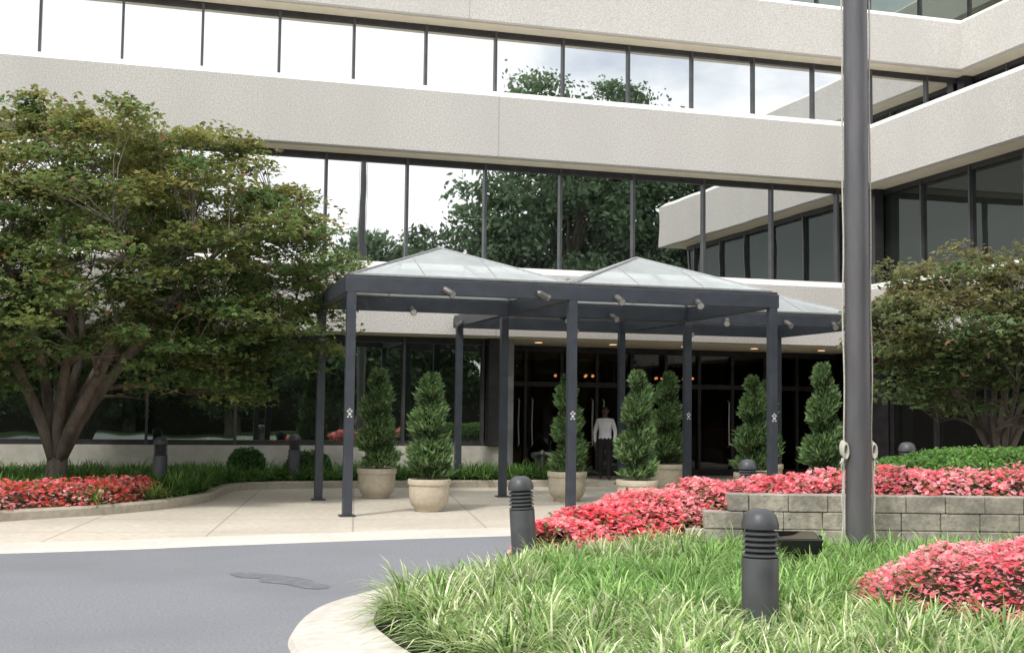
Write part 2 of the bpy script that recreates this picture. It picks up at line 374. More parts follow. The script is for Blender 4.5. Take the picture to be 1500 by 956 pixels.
# ---------------------------------------------------------------- canopy
def canopy(x0,x1,y0,y1,nb,cols,zb=3.43,zt=3.66,lights=()):
    C=empty('entrance_canopy'); g=Geo(); w=.07
    xs=[x0+(x1-x0)*i/nb for i in range(nb+1)]
    g.box(x0-w,x1+w,y0-w,y0+w,zb,zt); g.box(x0-w,x1+w,y1-w,y1+w,zb,zt)
    for x in xs: g.box(x-w,x+w,y0+w,y1-w,zb+.002,zt-.002)
    ym=(y0+y1)/2
    g.obj('beams',M['steel'],C,bevel=.008)
    g=Geo()
    for (x,y) in cols:
        g.box(x-.07,x+.07,y-.07,y+.07,.03,zb-.001)
    g.obj('columns',M['steel'],C,bevel=.006)
    g=Geo()
    for (x,y) in cols: g.box(x-.12,x+.12,y-.12,y+.12,.006,.028)
    g.obj('base_plates',M['steel'],C)
    gl=Geo(); fr=Geo(); za=4.40; zg=zt+.045
    cur=Geo(); cur.box(x0-w+.02,x1+w-.02,y0-w+.02,y0+w-.02,zt+.002,zt+.04); cur.box(x0-w+.02,x1+w-.02,y1-w+.02,y1+w-.02,zt+.002,zt+.04)
    for x in xs: cur.box(x-.04,x+.04,y0+w-.018,y1-w+.018,zt+.002,zt+.038)
    cur.obj('roof_curb',M['mull'],C)
    for i in range(nb):
        a=[(xs[i]+.03,y0+.0,zg),(xs[i+1]-.03,y0+.0,zg),(xs[i+1]-.03,y1-.0,zg),(xs[i]+.03,y1-.0,zg)]; ap=((xs[i]+xs[i+1])/2,ym,za)
        for k in range(4):
            gl.add([a[k],a[(k+1)%4],ap],[(0,1,2)])
            p=Vector(a[k]); q=Vector(ap); fr.obox((p+q)/2+Vector((0,0,.012)),q-p,(q-p).length/2,.022,.016)
            p2=Vector(a[(k+1)%4]); fr.obox((p+p2)/2+Vector((0,0,.01)),p2-p,(p2-p).length/2-.03,.02,.016)
            for t in (.33,.66):
                s=p.lerp(p2,t)
                tt=min(t,1-t)*2; e=(p if t<.5 else p2).lerp(q,tt); fr.obox((s+e)/2+Vector((0,0,.006)),e-s,(e-s).length/2,.010,.006)
    gl.obj('roof_glass',M['cglass'],C); fr.obj('roof_bars',M['silver'],C)
    g=Geo(); gw=Geo()
    for (x,y,z,ax,ay) in lights:
        d=Vector((ax,ay,-.45)).normalized(); c=Vector((x,y,z))
        g.tube([c-d*.02,c+d*.02,c+d*.15,c+d*.2],[.03,.055,.055,.066],14)
        g.tube([c-Vector((0,0,-.02))+Vector((0,.0,0)),c+Vector((0,.09,.03))],[.018,.018],8)
        gw.tube([c+d*.2001,c+d*.205],[.055,.055],14)
    if lights:
        g.obj('spot_lamps',M['brass'],C,smooth=False); gw.obj('spot_lenses',M['silver'],C)
    return C
C1=canopy(2.85,10.1,18.8,22.25,2,[(2.88,18.8),(6.475,18.8),(10.07,18.8),(2.88,22.2)],
  lights=[(4.31,18.66,3.52,.5,-.6),(5.85,18.66,3.52,.9,-.1),(7.18,18.66,3.5,.2,-.8),(8.62,18.66,3.48,-.1,-.9),(4.5,22.1,3.48,0,-1),(8.4,22.1,3.48,.3,-.9)])
C2=canopy(6.35,14.2,22.55,26.2,2,[(6.4,22.55),(10.2,22.55),(14.15,22.55),(6.4,26.15),(10.2,26.15),(14.15,26.15)],
  lights=[(7.5,22.4,3.46,.3,-.8),(11.0,22.4,3.5,-.4,-.8),(12.3,22.4,3.5,.2,-.8),(13.4,22.4,3.5,-.2,-.8),(6.28,25.4,3.5,-.7,-.3),(9,26.0,3.5,0,-1),(11.8,26.0,3.5,0,-1)])
# plain pale marks on posts
def mark(x,y):
    g=Geo(); z=1.56; yy=y-.078
    def dia(cx,cz,r,rz):
        n=12; V=[(cx+r*math.cos(2*math.pi*k/n),yy,cz+rz*math.sin(2*math.pi*k/n)) for k in range(n)]
        V+=[(a,yy+.005,c) for a,_,c in V]; g.add(V,[tuple(range(n))]+[(k,k+n,(k+1)%n+n,(k+1)%n) for k in range(n)])
    dia(x,z,.024,.024); dia(x-.028,z+.042,.016,.016); dia(x+.028,z+.042,.016,.016); dia(x,z+.07,.015,.015); dia(x-.026,z-.042,.016,.013); dia(x+.026,z-.042,.016,.013)
    return g
for (x,y) in ((2.88,18.8),(6.475,18.8),(10.07,18.8)): mark(x,y).obj('post_mark',M['white'],C1)
mark(10.2,22.55).obj('post_mark',M['white'],C2)

# ---------------------------------------------------------------- vegetation helpers
def rotrand(n,tilt):
    az=rng.uniform(0,2*np.pi,n); th=np.abs(rng.normal(0,tilt,n)); ph=rng.uniform(0,2*np.pi,n)
    Nn=np.stack([np.sin(th)*np.cos(ph),np.sin(th)*np.sin(ph),np.cos(th)],1)
    t=np.stack([np.cos(az),np.sin(az),np.zeros(n)],1)
    U=t-Nn*(t*Nn).sum(1)[:,None]; U/=np.linalg.norm(U,axis=1)[:,None]; V=np.cross(Nn,U)
    return U,V,Nn
def palmate(P,size,tilt,lobes=3,spread=.9,width=.3):
    """each leaf: several kites fanning from the stalk"""
    n=len(P); U,V,Nn=rotrand(n,tilt); Vs=[];Fs=[]; base=0
    for k in range(lobes):
        a=(k-(lobes-1)/2)*spread; ln=size*(1-.18*abs(k-(lobes-1)/2))
        D=U*math.cos(a)+V*math.sin(a); W=-U*math.sin(a)+V*math.cos(a)
        dr=-.18*ln[:,None]*Nn
        q=np.stack([P,P+D*ln[:,None]*.5+W*(ln*width)[:,None],P+D*ln[:,None]+dr,P+D*ln[:,None]*.5-W*(ln*width)[:,None]],1)
        Vs.append(q.reshape(-1,3)); Fs.append(np.arange(n*4).reshape(n,4)+base); base+=n*4
    return np.concatenate(Vs),np.concatenate(Fs)
def maple(name,base,cen,rad,up,down,ncl,nleaf,pal,seed,lsize=.1):
    global rng; rng=np.random.default_rng(seed); random.seed(seed)
    T=empty(name,base); bx,by,bz=base
    cl=[]
    while len(cl)<ncl:
        d=rng.normal(size=3); d/=np.linalg.norm(d); r=rng.uniform(.2,1)**.40
        lump=1+.09*math.sin(d[0]*5+seed)*math.cos(d[1]*4)+.06*math.sin(d[2]*9+d[0]*7)
        x=d[0]*rad[0]*r*lump; y=d[1]*rad[1]*r*lump; z=d[2]*(up if d[2]>0 else down)*r*lump
        hr=math.hypot(x/rad[0],y/rad[1])
        if z<-.35*down and hr<.42: continue
        cl.append((cen[0]+x-bx,cen[1]+y-by,cen[2]+z-bz))
    cl=np.array(cl)
    g=Geo(); nodes=[]
    nst=7; tr=.125*rad[0]/4
    g.tube([(0,0,-.1),(.02,0,.1),(.03,.01,.35),(.05,0,.62)],[tr*2.0,tr*1.5,tr*1.3,tr*1.2],12)
    zc=cen[2]-bz
    for s in range(nst):
        a=2*math.pi*s/nst+random.uniform(-.3,.3); rr=random.uniform(.45,.8)
        e=Vector((cen[0]-bx+math.cos(a)*rad[0]*rr,cen[1]-by+math.sin(a)*rad[1]*rr,zc+up*random.uniform(.1,.5)))
        p0=Vector((.03,0,.45)); P=[];Rr=[]
        for k in range(11):
            t=k/10; p=p0.lerp(e,t); p.z=p0.z+(e.z-p0.z)*(t**.8); bow=math.sin(t*math.pi)
            p+=Vector((math.cos(a+1.3),math.sin(a+1.3),0))*.22*math.sin(t*7+s)*t+Vector((0,0,.1))*bow
            P.append(p); Rr.append(tr*.72*(1-t)**.8+.012); nodes.append((p,t))
        g.tube(P,Rr,8)
        for q in range(5):
            k=random.randint(2,8); st=P[k]; a2=a+random.choice((-1,1))*random.uniform(.4,1.1)
            e2=st+Vector((math.cos(a2)*rad[0]*.38,math.sin(a2)*rad[1]*.38,random.uniform(-.1,.5)*up*.6)); PP=[];R2=[]
            for j in range(7):
                t=j/6; p=st.lerp(e2,t)+Vector((0,0,.12*math.sin(t*3.1))); PP.append(p); R2.append(Rr[k]*.55*(1-t)+.008); nodes.append((p,.5+t/2))
            g.tube(PP,R2,6)
    nd=np.array([tuple(p) for p,t in nodes])
    for c in cl:
        d=np.linalg.norm(nd-c+np.array([0,0,.3]),axis=1); j=int(np.argmin(d)); s=Vector(nd[j]); e=Vector(c)
        mid=s.lerp(e,.5)+Vector((random.uniform(-.1,.1),random.uniform(-.1,.1),.08)); g.tube([s,mid,e],[.011,.008,.004],4,cap=False)
    g.obj('trunk_and_limbs',M['bark'],T,smooth=True)
    P=[];Cc=[]
    for c in cl:
        n=int(nleaf*rng.uniform(.6,1.3)); sr=rng.uniform(.30,.60)
        o=rng.normal(size=(n,3)); o/=np.linalg.norm(o,axis=1)[:,None]; o*=(rng.uniform(0,1,n)**.5)[:,None]
        p=o*np.array([sr,sr,sr*.30]); p[:,2]-=.22*(p[:,0]**2+p[:,1]**2)/sr
        P.append(p+c)
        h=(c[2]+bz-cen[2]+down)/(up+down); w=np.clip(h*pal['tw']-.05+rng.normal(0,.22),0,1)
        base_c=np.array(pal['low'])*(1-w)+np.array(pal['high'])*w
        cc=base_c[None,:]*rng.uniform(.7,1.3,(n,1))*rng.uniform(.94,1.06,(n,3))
        k=rng.random(n)<pal['red']*rng.uniform(0,2); cc[k]=np.array(pal['rc'])*rng.uniform(.7,1.3,(k.sum(),1))
        Cc.append(cc)
    P=np.concatenate(P); Cc=np.concatenate(Cc); sz=lsize*rng.uniform(.7,1.25,len(P))
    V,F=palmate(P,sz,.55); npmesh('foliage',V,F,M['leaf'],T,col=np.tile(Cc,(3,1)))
    return T
maple('maple_tree',(-1.6,22.6,.12),(-.95,22.5,3.75),(4.5,3.3),3.3,2.1,1050,95,
  dict(low=(.12,.195,.065),high=(.29,.275,.085),tw=.72,red=.035,rc=(.26,.14,.07)),11,.086)
maple('maple_tree',(13.9,17.9,.12),(13.9,17.9,3.05),(2.6,2.4),1.45,1.35,460,80,
  dict(low=(.13,.19,.075),high=(.29,.245,.11),tw=.6,red=.05,rc=(.27,.16,.09)),23,.085)
# grass clumps
def grass(name,X,Y,Z,blades,L0,L1,w,pal,seed):
    r=np.random.default_rng(seed); n=len(X); m=n*blades
    cx=np.repeat(X,blades); cy=np.repeat(Y,blades); cz=np.repeat(Z,blades)
    az=r.uniform(0,2*np.pi,m); br=r.uniform(0,.06,m); L=r.uniform(L0,L1,m)*np.repeat(r.uniform(.75,1.25,n),blades)
    lean=r.uniform(.25,.95,m); D=np.stack([np.cos(az),np.sin(az),0*az],1); W=np.stack([-np.sin(az),np.cos(az),0*az],1)
    ww=w*r.uniform(.7,1.3,m)
    lev=[]; K=5
    tw=r.uniform(-.5,.5,m)
    for i in range(K):
        t=i/(K-1); out=L*(lean*t*.75+.35*t*t*lean+.05*t); z=L*(t*(1.12-.25*lean)-(.15+.68*lean)*t**2.2)
        p=np.stack([cx,cy,cz],1)+D*(br+out)[:,None]; p[:,2]+=z; p+=W*(tw*L*.2*t*t)[:,None]
        hw=ww*(.75+.6*t if t<.4 else 1.0*(1-((t-.4)/.6)**2*.92))/2
        lev.append(p-W*hw[:,None]); lev.append(p+W*hw[:,None])
    V=np.stack(lev,1).reshape(-1,3); base=(np.arange(m)*2*K)[:,None]
    F=np.concatenate([base+np.array([[2*i,2*i+1,2*i+3,2*i+2]]) for i in range(K-1)])
    pal=np.array(pal); ci=pal[r.integers(0,len(pal),m)]*r.uniform(.7,1.3,(m,1))*np.repeat(r.uniform(.75,1.25,(n,1)),blades,0)
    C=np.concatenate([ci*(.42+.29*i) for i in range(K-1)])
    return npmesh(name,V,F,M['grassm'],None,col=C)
def scatter(poly,sp,r,jit=.45):
    P=np.array([p[:2] for p in poly]); x0,y0=P.min(0); x1,y1=P.max(0)
    gx,gy=np.meshgrid(np.arange(x0,x1,sp),np.arange(y0,y1,sp)); gx=gx.ravel()+r.uniform(-jit,jit,gx.size)*sp; gy=gy.ravel()+r.uniform(-jit,jit,gy.size)*sp
    k=inpoly(gx,gy,poly); return gx[k],gy[k]
r1=np.random.default_rng(5)
wallA=np.array([5.6,12.43]); wd=np.array([.961,-.275]); wn=np.array([.275,.961])
band=catmull([(4.0,12.45,.50),(4.8,12.8,.62),(5.7,13.1,.80),(7.5,12.68,.98),(9.5,12.1,1.05),(12.5,11.25,1.15)],10)
frontbed=[(5.0,8.05),(5.5,7.3),(6.5,6.4),(10,6.0),(11.5,8.5),(8.8,9.9),(7.3,9.65),(6.3,9.3),(5.4,8.9)]
X,Y=scatter([tuple(p) for p in isl_in],.235,r1)
s=(X-wallA[0])*wd[0]+(Y-wallA[1])*wd[1]; dn=(X-wallA[0])*wn[0]+(Y-wallA[1])*wn[1]
keep=(Y>5.6)&(X<11)&~((s>-.05)&(dn>-.12))&~inpoly(X,Y,frontbed)&(distpath(X,Y,band)>.42)&~((Y>12.5)&(X>4.2))
for bx,by,rr in ((4.02,7.68,.2),(3.6,11.8,.2),(6.98,11.2,.22),(6.02,10.74,.34)): keep&=np.hypot(X-bx,Y-by)>rr
ic=np.vstack([isl_in,isl_in[:1]]); dk=distpath(X,Y,ic); keep&=dk>.15
X,Y,dk=X[keep],Y[keep],dk[keep]
cam_d=X*.279+Y*.96
rim=(dk<1.0+.35*np.sin(X*3))|(cam_d<8.75+.3*np.sin(X*2.1))
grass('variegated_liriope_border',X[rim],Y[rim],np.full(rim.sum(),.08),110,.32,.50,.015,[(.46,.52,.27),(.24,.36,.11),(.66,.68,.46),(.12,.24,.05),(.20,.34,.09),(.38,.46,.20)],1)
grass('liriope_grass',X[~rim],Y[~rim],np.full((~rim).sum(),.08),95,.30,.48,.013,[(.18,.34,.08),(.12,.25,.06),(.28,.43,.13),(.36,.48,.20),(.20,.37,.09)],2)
# bed grass by the building
lpath=catmull([(-7,16.6,.5),(-4.5,17.75,.5),(-2.4,19.25,.5),(-1.0,20.4,.48),(-.15,21.6,.42)],8)
X,Y=scatter(bedpoly,.22,r1); keep=(distpath(X,Y,lpath)>.6)&(np.hypot(X+1.6,Y-22.6)>.4)&(X>-8)
X,Y=X[keep],Y[keep]
grass('liriope_bed',X,Y,np.full(len(X),.1),36,.40,.62,.018,[(.10,.21,.045),(.075,.16,.035),(.15,.27,.06)],3)
# flowers
def flowers(name,P,seed,pal,size=.032,leafpal=((.11,.20,.04),(.16,.23,.06),(.14,.10,.05)),lf_=.42):
    global rng; rng=np.random.default_rng(seed); n=len(P)
    sz=size*rng.uniform(.7,1.3,n)
    U,V,Nn=rotrand(n,.6); Vs=[];Fs=[];Cs=[];b=0
    # colour drifts in patches of neighbouring plants
    pal=np.array(pal); drift=(.5+.22*np.sin(P[:,0]*3.1+seed)*np.cos(P[:,1]*3.7)+.12*np.sin(P[:,0]*9)*np.cos(P[:,1]*8))*(len(pal)-1)
    ci=np.clip(np.rint(drift+rng.normal(0,1.6,n)),0,len(pal)-1).astype(int)
    cc=pal[ci]*rng.uniform(.9,1.1,(n,1))
    for k in range(4):
        a=k*math.pi/2; ln=sz*(1 if k%2==0 else .75); D=U*math.cos(a)+V*math.sin(a); W=-U*math.sin(a)+V*math.cos(a)
        q=np.stack([P,P+D*ln[:,None]*.6+W*(ln*.5)[:,None]+Nn*(ln*.15)[:,None],P+D*ln[:,None]+Nn*(ln*.1)[:,None],P+D*ln[:,None]*.6-W*(ln*.5)[:,None]+Nn*(ln*.15)[:,None]],1)
        Vs.append(q.reshape(-1,3)); Fs.append(np.arange(n*4).reshape(n,4)+b); b+=n*4; Cs.append(cc)
    m=int(n*lf_); idx=rng.integers(0,n,m); LP=P[idx]+rng.normal(0,.03,(m,3))-np.array([0,0,.04])
    lv,lf=palmate(LP,np.full(m,size*1.9)*rng.uniform(.7,1.2,m),.6,1,0,.45); Vs.append(lv); Fs.append(lf+b)
    lp=np.array(leafpal); Cs.append(lp[rng.integers(0,len(lp),m)]*rng.uniform(.7,1.3,(m,1)))
    return npmesh(name,np.concatenate(Vs),np.concatenate(Fs),M['petal'],None,col=np.concatenate(Cs))
PINK=[(.86,.11,.15),(.90,.19,.24),(.91,.27,.32),(.92,.35,.40),(.92,.43,.47),(.93,.52,.54),(.94,.66,.66)]
def bandpts(path,hw,n,drop,seed,under=.25):
    r=np.random.default_rng(seed); i=r.uniform(0,len(path)-1.001,n); a=i.astype(int); f=(i-a)[:,None]
    c=path[a]*(1-f)+path[a+1]*f; Nn=normals2(path,False)[a]; w=r.uniform(-1,1,n)
    hh=c[:,2]; top=hh-drop*np.abs(w)**2.5*1.0
    lum=.05*np.sin(c[:,0]*7+w*3)*np.cos(c[:,1]*6)+.03*np.sin(c[:,0]*17+w*5)
    z=top+lum-np.abs(r.normal(0,.05,n))-under*(r.random(n)**4)
    wd_=hw*(1+.12*np.sin(c[:,0]*4))*w
    return np.stack([c[:,0]+Nn[:,0]*wd_,c[:,1]+Nn[:,1]*wd_,z],1)
flowers('begonia_band',bandpts(band,.62,20000,.34,3),31,PINK,.031)
flowers('begonia_bed',bandpts(lpath,.72,6500,.3,4),32,[(.82,.13,.08),(.85,.13,.13),(.88,.22,.24),(.90,.36,.38),(.92,.56,.56)],.036)
r2=np.random.default_rng(9); X=r2.uniform(5,11.5,60000); Y=r2.uniform(6,10,60000); k=inpoly(X,Y,frontbed)&(X*.279+Y*.96>7.2); X,Y=X[k][:28000],Y[k][:28000]
fb=np.array(frontbed+frontbed[:1]); d=distpath(X,Y,fb); h=.20+.50*(1-np.exp(-d/.38))+.06*np.sin(X*6)*np.cos(Y*7)
def mound_mesh(name,path,hw,drop):
    n=len(path); Nn=normals2(path,False); V=[];F=[]; ws=[-1.1,-.8,-.4,0,.4,.8,1.1]
    for w in ws:
        for i in range(n):
            z=path[i,2]-.16-drop*min(abs(w),1)**2.5
            if abs(w)>1: z=.05
            V.append((path[i,0]+Nn[i,0]*hw*w*.92,path[i,1]+Nn[i,1]*hw*w*.92,z))
    for j in range(len(ws)-1):
        for i in range(n-1): F.append((j*n+i,j*n+i+1,(j+1)*n+i+1,(j+1)*n+i))
    pymesh(name,V,F,M['soil'],None,True)
mound_mesh('flower_mound',band,.5,.30); mound_mesh('flower_mound',lpath,.62,.28)
P=np.stack([X,Y,h-np.abs(r2.normal(0,.045,len(X)))-.2*r2.random(len(X))**4],1)
flowers('begonia_bed',P,33,PINK,.024)
inner=[tuple(np.array(p)*.9+np.array([7.8,8.0])*.1) for p in frontbed]; inner2=[tuple(np.array(p)*.72+np.array([7.8,8.0])*.28) for p in frontbed]
prism('flower_mound',inner,.08,.48,M['soil'],None,poly_top=inner2)
# ---------------------------------------------------------------- retaining wall
g=Geo(); random.seed(3)
starts=[0,0,.22,.49]; hc=.19; W0=empty('retaining_wall')
for c in range(4):
    sx=starts[c]; off=0; first=True
    while sx<7.2:
        ln=.43 if not (first and c%2) else .215; first=False
        dep=random.uniform(-.012,.012)+c*.006
        cxy=wallA+wd*(sx+ln/2)+wn*(.15+dep); g.obox((cxy[0],cxy[1],c*hc+hc/2+.005),(wd[0],wd[1]+random.uniform(-.012,.012),0),ln/2-.004,.15,hc/2-.0035)
        sx+=ln
g.obj('blocks',M['block'],W0,bevel=.010)
pl=[tuple(wallA+wd*.5+wn*.28),tuple(wallA+wd*7.2+wn*.28),(13.5,12.5),(11,13.8),(8.5,13.7),(6.6,13.4)]
prism('soil_terrace',pl,.08,.70,M['soil'])
# clipped hedge
def hedge(name,c,rx,ry,h,n,seed,col=(.06,.14,.03)):
    r=np.random.default_rng(seed); d=r.normal(size=(n,3)); d[:,2]=np.abs(d[:,2]); d/=np.linalg.norm(d,axis=1)[:,None]
    e=np.sign(d)*np.abs(d)**.75; k=1+.05*np.sin(d[:,0]*11)*np.cos(d[:,1]*9)+r.normal(0,.025,n)
    P=np.stack([c[0]+e[:,0]*rx*k,c[1]+e[:,1]*ry*k,c[2]+e[:,2]*h*k],1)
    V,F=palmate(P,r.uniform(.03,.055,n)*(1 if rx<20 else 6),.9,2,1.0,.35); C=np.array(col)*r.uniform(.6,1.7,(n,1))*r.uniform(.9,1.1,(n,3))
    E=empty(name); npmesh('leaves',V,F,M['leaf'],E,col=np.tile(C,(2,1)))
    pr=[(math.cos(a)**.75*1.0,math.sin(a)**.75) for a in np.linspace(0.0001,math.pi/2-.0001,9)]
    V=[];F=[]; n2=24
    for rr,zz in pr:
        for q in range(n2):
            a=2*math.pi*q/n2; V.append((c[0]+rr*rx*.93*math.cos(a),c[1]+rr*ry*.93*math.sin(a),c[2]+zz*h*.92))
    for i in range(len(pr)-1):
        for q in range(n2): F.append((i*n2+q,i*n2+(q+1)%n2,(i+1)*n2+(q+1)%n2,(i+1)*n2+q))
    pymesh('core',V,F,M['soil'],E,True); return E
hedge('azalea_hedge',(10.4,13.05,.65),2.1,.8,.58,26000,1,(.14,.27,.065))
hedge('shrub',(12.0,16.9,0),1.6,.9,.95,14000,2,(.09,.19,.045))
hedge('shrub',(-3.4,19.6,.1),.55,.5,.6,5000,3,(.08,.18,.04))
hedge('shrub',(3.2,26.3,.1),.5,.35,.62,3500,4,(.06,.14,.035))
hedge('shrub',(1.9,26.2,.1),.4,.3,.68,3000,5,(.06,.14,.035))
# ---------------------------------------------------------------- bollards
def bollard(x,y,z=0,lean=0,h=1.0):
    E=empty('bollard_light',(x,y,z)); E.rotation_euler=(0,lean,0)
    g=Geo(); r=.125
    g.lathe([(r+.02,0),(r+.02,.03),(r,.035),(r,h*.66),(r*.985,h*.665),(r*.8,h*.668)],40)
    g.lathe([(r*.8,h*.86),(r*1.02,h*.862),(r*1.03,h*.885),(r*.99,h*.91),(r*.88,h*.95),(r*.68,h*.98),(r*.4,h*.995),(.0,h)],40)
    for k in range(5):
        zz=h*.675+k*h*.037; g.lathe([(r*.78,zz+.018),(r*.99,zz),(r*1.0,zz+.006),(r*.8,zz+.026)],40)
    o=g.obj('body',M['bol'],E); autosmooth(o,30)
    g=Geo(); g.lathe([(r*.7,h*.66),(r*.7,h*.87)],24); g.obj('lamp_core',M['black'],E,smooth=True)
bollard(4.02,7.68,.0); bollard(3.60,11.8,0,-.07); bollard(8.05,15.75,0)
bollard(10.7,15.85,.25)
bollard(.15,22.9,.1); bollard(2.85,25.9,.1)
# ---------------------------------------------------------------- flagpole
FP=empty('flagpole',(6.98,11.2,0)); g=Geo()
g.lathe([(.17,0),(.17,.08),(.15,.12),(.128,.13),(.127,3),(.12,8),(.09,12),(.06,14),(.0,14)],40); o=g.obj('pole',M['pole'],FP); autosmooth(o,40)
g=Geo()
for sx in (-1,1):
    P=[(sx*(.15+.006*math.sin(k*.9+sx)),-.02*sx+.006*math.cos(k*1.3),.25 + k*.25) for k in range(52)]
    g.tube(P,[.009]*len(P),6)
    P2=[(sx*(.165+.01*math.sin(k*1.7)),-.03*sx,.3+k*.1) for k in range(10)]; g.tube(P2,[.009]*10,6)
    for q in range(4):
        P=[(sx*(.165+.03*math.sin(a)),-.01+.02*q-.03,1.27+.075*math.cos(a)+.01*q) for a in np.linspace(0,6.28,14)]; g.tube(P,[.011]*14,6)
    P=[(sx*(.17+.05*t),-.02,1.25-.14*t-.03*math.sin(t*5)) for t in np.linspace(0,1,6)]; g.tube(P,[.012]*6,6)
g.obj('halyard',M['rope'],FP,smooth=True)
g=Geo()
for sx in (-1,1):
    g.obox((sx*.14,0,1.27),(0,0,1),.09,.012,.015); g.box(min(sx*.1,sx*.14),max(sx*.1,sx*.14),-.015,.015,1.24,1.30)
g.obj('cleats',M['silver'],FP)
# ---------------------------------------------------------------- ground floodlight
FL=empty('ground_floodlight',(6.02,10.74,.17)); FL.rotation_euler=(0,0,R(-16))
g=Geo()
V=[(-.17,-.13,.14),(.17,-.13,.14),(.21,-.19,.28),(-.21,-.19,.28),(-.15,.1,.12),(.15,.1,.12),(.21,.2,.33),(-.21,.2,.33)]
g.add(V,[(0,1,2,3),(1,5,6,2),(5,4,7,6),(4,0,3,7),(0,4,5,1),(3,2,6,7)]); g.box(-.04,.04,-.03,.03,-.12,.13); g.box(-.235,-.215,-.03,.03,.05,.31); g.box(.215,.235,-.03,.03,.05,.31); g.box(-.235,.235,-.03,.03,.03,.049)
g.obj('housing',M['black'],FL,bevel=.008)
g=Geo(); g.add([(-.18,-.16,.288),(.18,-.16,.288),(.18,.17,.331),(-.18,.17,.331)],[(0,1,2,3)]); g.obj('lens',M['glass'],FL)
# ---------------------------------------------------------------- pots and topiaries
core_m=pmat('core_green',(.025,.045,.015),(.015,.03,.01),scale=20,rough=1)
def pot(x,y,s=1):
    E=empty('planter_pot',(x,y,.0)); g=Geo()
    g.lathe([(.17,.012),(.24,.012),(.25,.05),(.26,.07),(.30,.10),(.335,.18),(.35,.30),(.352,.44),(.352,.455),(.37,.462),(.375,.48),(.375,.545),(.368,.56),(.33,.56),(.32,.54),(.31,.47),(0,.47)],48)
    o=g.obj('bowl',M['pot'],E); autosmooth(o,40); E.scale=(s,s,s)
    g=Geo(); g.lathe([(0,.50),(.31,.495)],24); g.obj('potting_soil',M['soil'],E)
def topiary(x,y,H,R0,seed,ph=0,zb=.5):
    r=np.random.default_rng(seed); E=empty('spiral_topiary',(x,y,zb)); n=10500
    g=Geo(); g.tube([(0,0,-.1),(.01,0,.3),(0,.01,H*.6),(0,0,H*.93)],[.035,.03,.022,.006],8); g.obj('stem',M['bark'],E)
    t=r.uniform(0,1,n)**1.0; a=r.uniform(0,2*np.pi,n); z=.1+t*(H-.1)
    env=R0*np.minimum(1,(1-t)**.45*1.0+.03)*np.minimum(1,(t+.15)*5)
    k1,k2,k3=r.uniform(0,6,3); ax,ay=r.uniform(-.03,.03,2)
    turns=2.6+.5*r.random(); sp=(t*turns-a/(2*np.pi)*.75+ph+.07*np.sin(a*2+k1))%1.0; g_=np.abs(sp-.5)*2
    groove=1-.58*np.clip((g_-.50)/.32,0,1)
    lump=1+.17*np.sin(a*3+t*19+k2)*np.cos(t*13+a*2+k3)+.09*np.sin(a*7+t*31)+r.normal(0,.13,n)
    rad=env*groove*lump*(r.uniform(.35,1,n)**.35)
    P=np.stack([rad*np.cos(a)+ax*np.sin(t*6+k1),rad*np.sin(a)+ay*np.sin(t*5+k2),z],1)
    D=np.stack([np.cos(a)*.8,np.sin(a)*.8,np.full(n,.75)],1)+r.normal(0,.35,(n,3)); D/=np.linalg.norm(D,axis=1)[:,None]
    W=np.cross(D,r.normal(size=(n,3))); W/=np.linalg.norm(W,axis=1)[:,None]; ln=r.uniform(.035,.12,n)[:,None]
    V=np.stack([P-D*ln*.3,P+W*ln*.18+D*ln*.3,P+D*ln,P-W*ln*.18+D*ln*.3],1).reshape(-1,3); F=np.arange(n*4).reshape(n,4)
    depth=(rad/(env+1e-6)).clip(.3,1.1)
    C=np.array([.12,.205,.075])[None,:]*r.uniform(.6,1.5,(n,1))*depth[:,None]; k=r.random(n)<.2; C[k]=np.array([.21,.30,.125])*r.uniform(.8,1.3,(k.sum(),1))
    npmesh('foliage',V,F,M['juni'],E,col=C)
    gg=Geo(); gg.lathe([(.02,.1),(R0*.36,.2),(R0*.38,H*.3),(R0*.3,H*.65),(.02,H*.93)],12); gg.obj('core',core_m,E,smooth=True)
L9=[(4.0,22.6,1.85,.34,.98),(4.33,19.6,1.72,.34,.93),(7.3,21.4,1.78,.29,.97),(7.74,19.1,1.82,.31,.93),(10.4,24.0,1.95,.34,1),(10.75,20.8,1.8,.32,.98),(10.98,18.7,1.98,.32,.98),(12.7,24.0,1.8,.3,1)]
for i,(x,y,H,r0,sc) in enumerate(L9):
    pot(x,y,sc); topiary(x,y,H,r0,100+i,i*.37,zb=.5*sc)
# ---------------------------------------------------------------- fire connection
F0=empty('fire_hose_connection',(8.35,26.2,.1)); g=Geo()
g.tube([(0,0,0),(0,0,.45),(0,0,.58)],[.05,.05,.06],14); g.tube([(-.05,0,.56),(0,0,.60),(.05,0,.56)],[.07,.08,.07],14)
for sx in (-1,1):
    g.tube([(sx*.02,0,.58),(sx*.14,-.05,.58),(sx*.2,-.08,.56)],[.055,.05,.05],14); g.tube([(sx*.2,-.08,.56),(sx*.25,-.1,.55)],[.068,.068],14)
g.obj('siamese_pipe',M['brass'],F0)
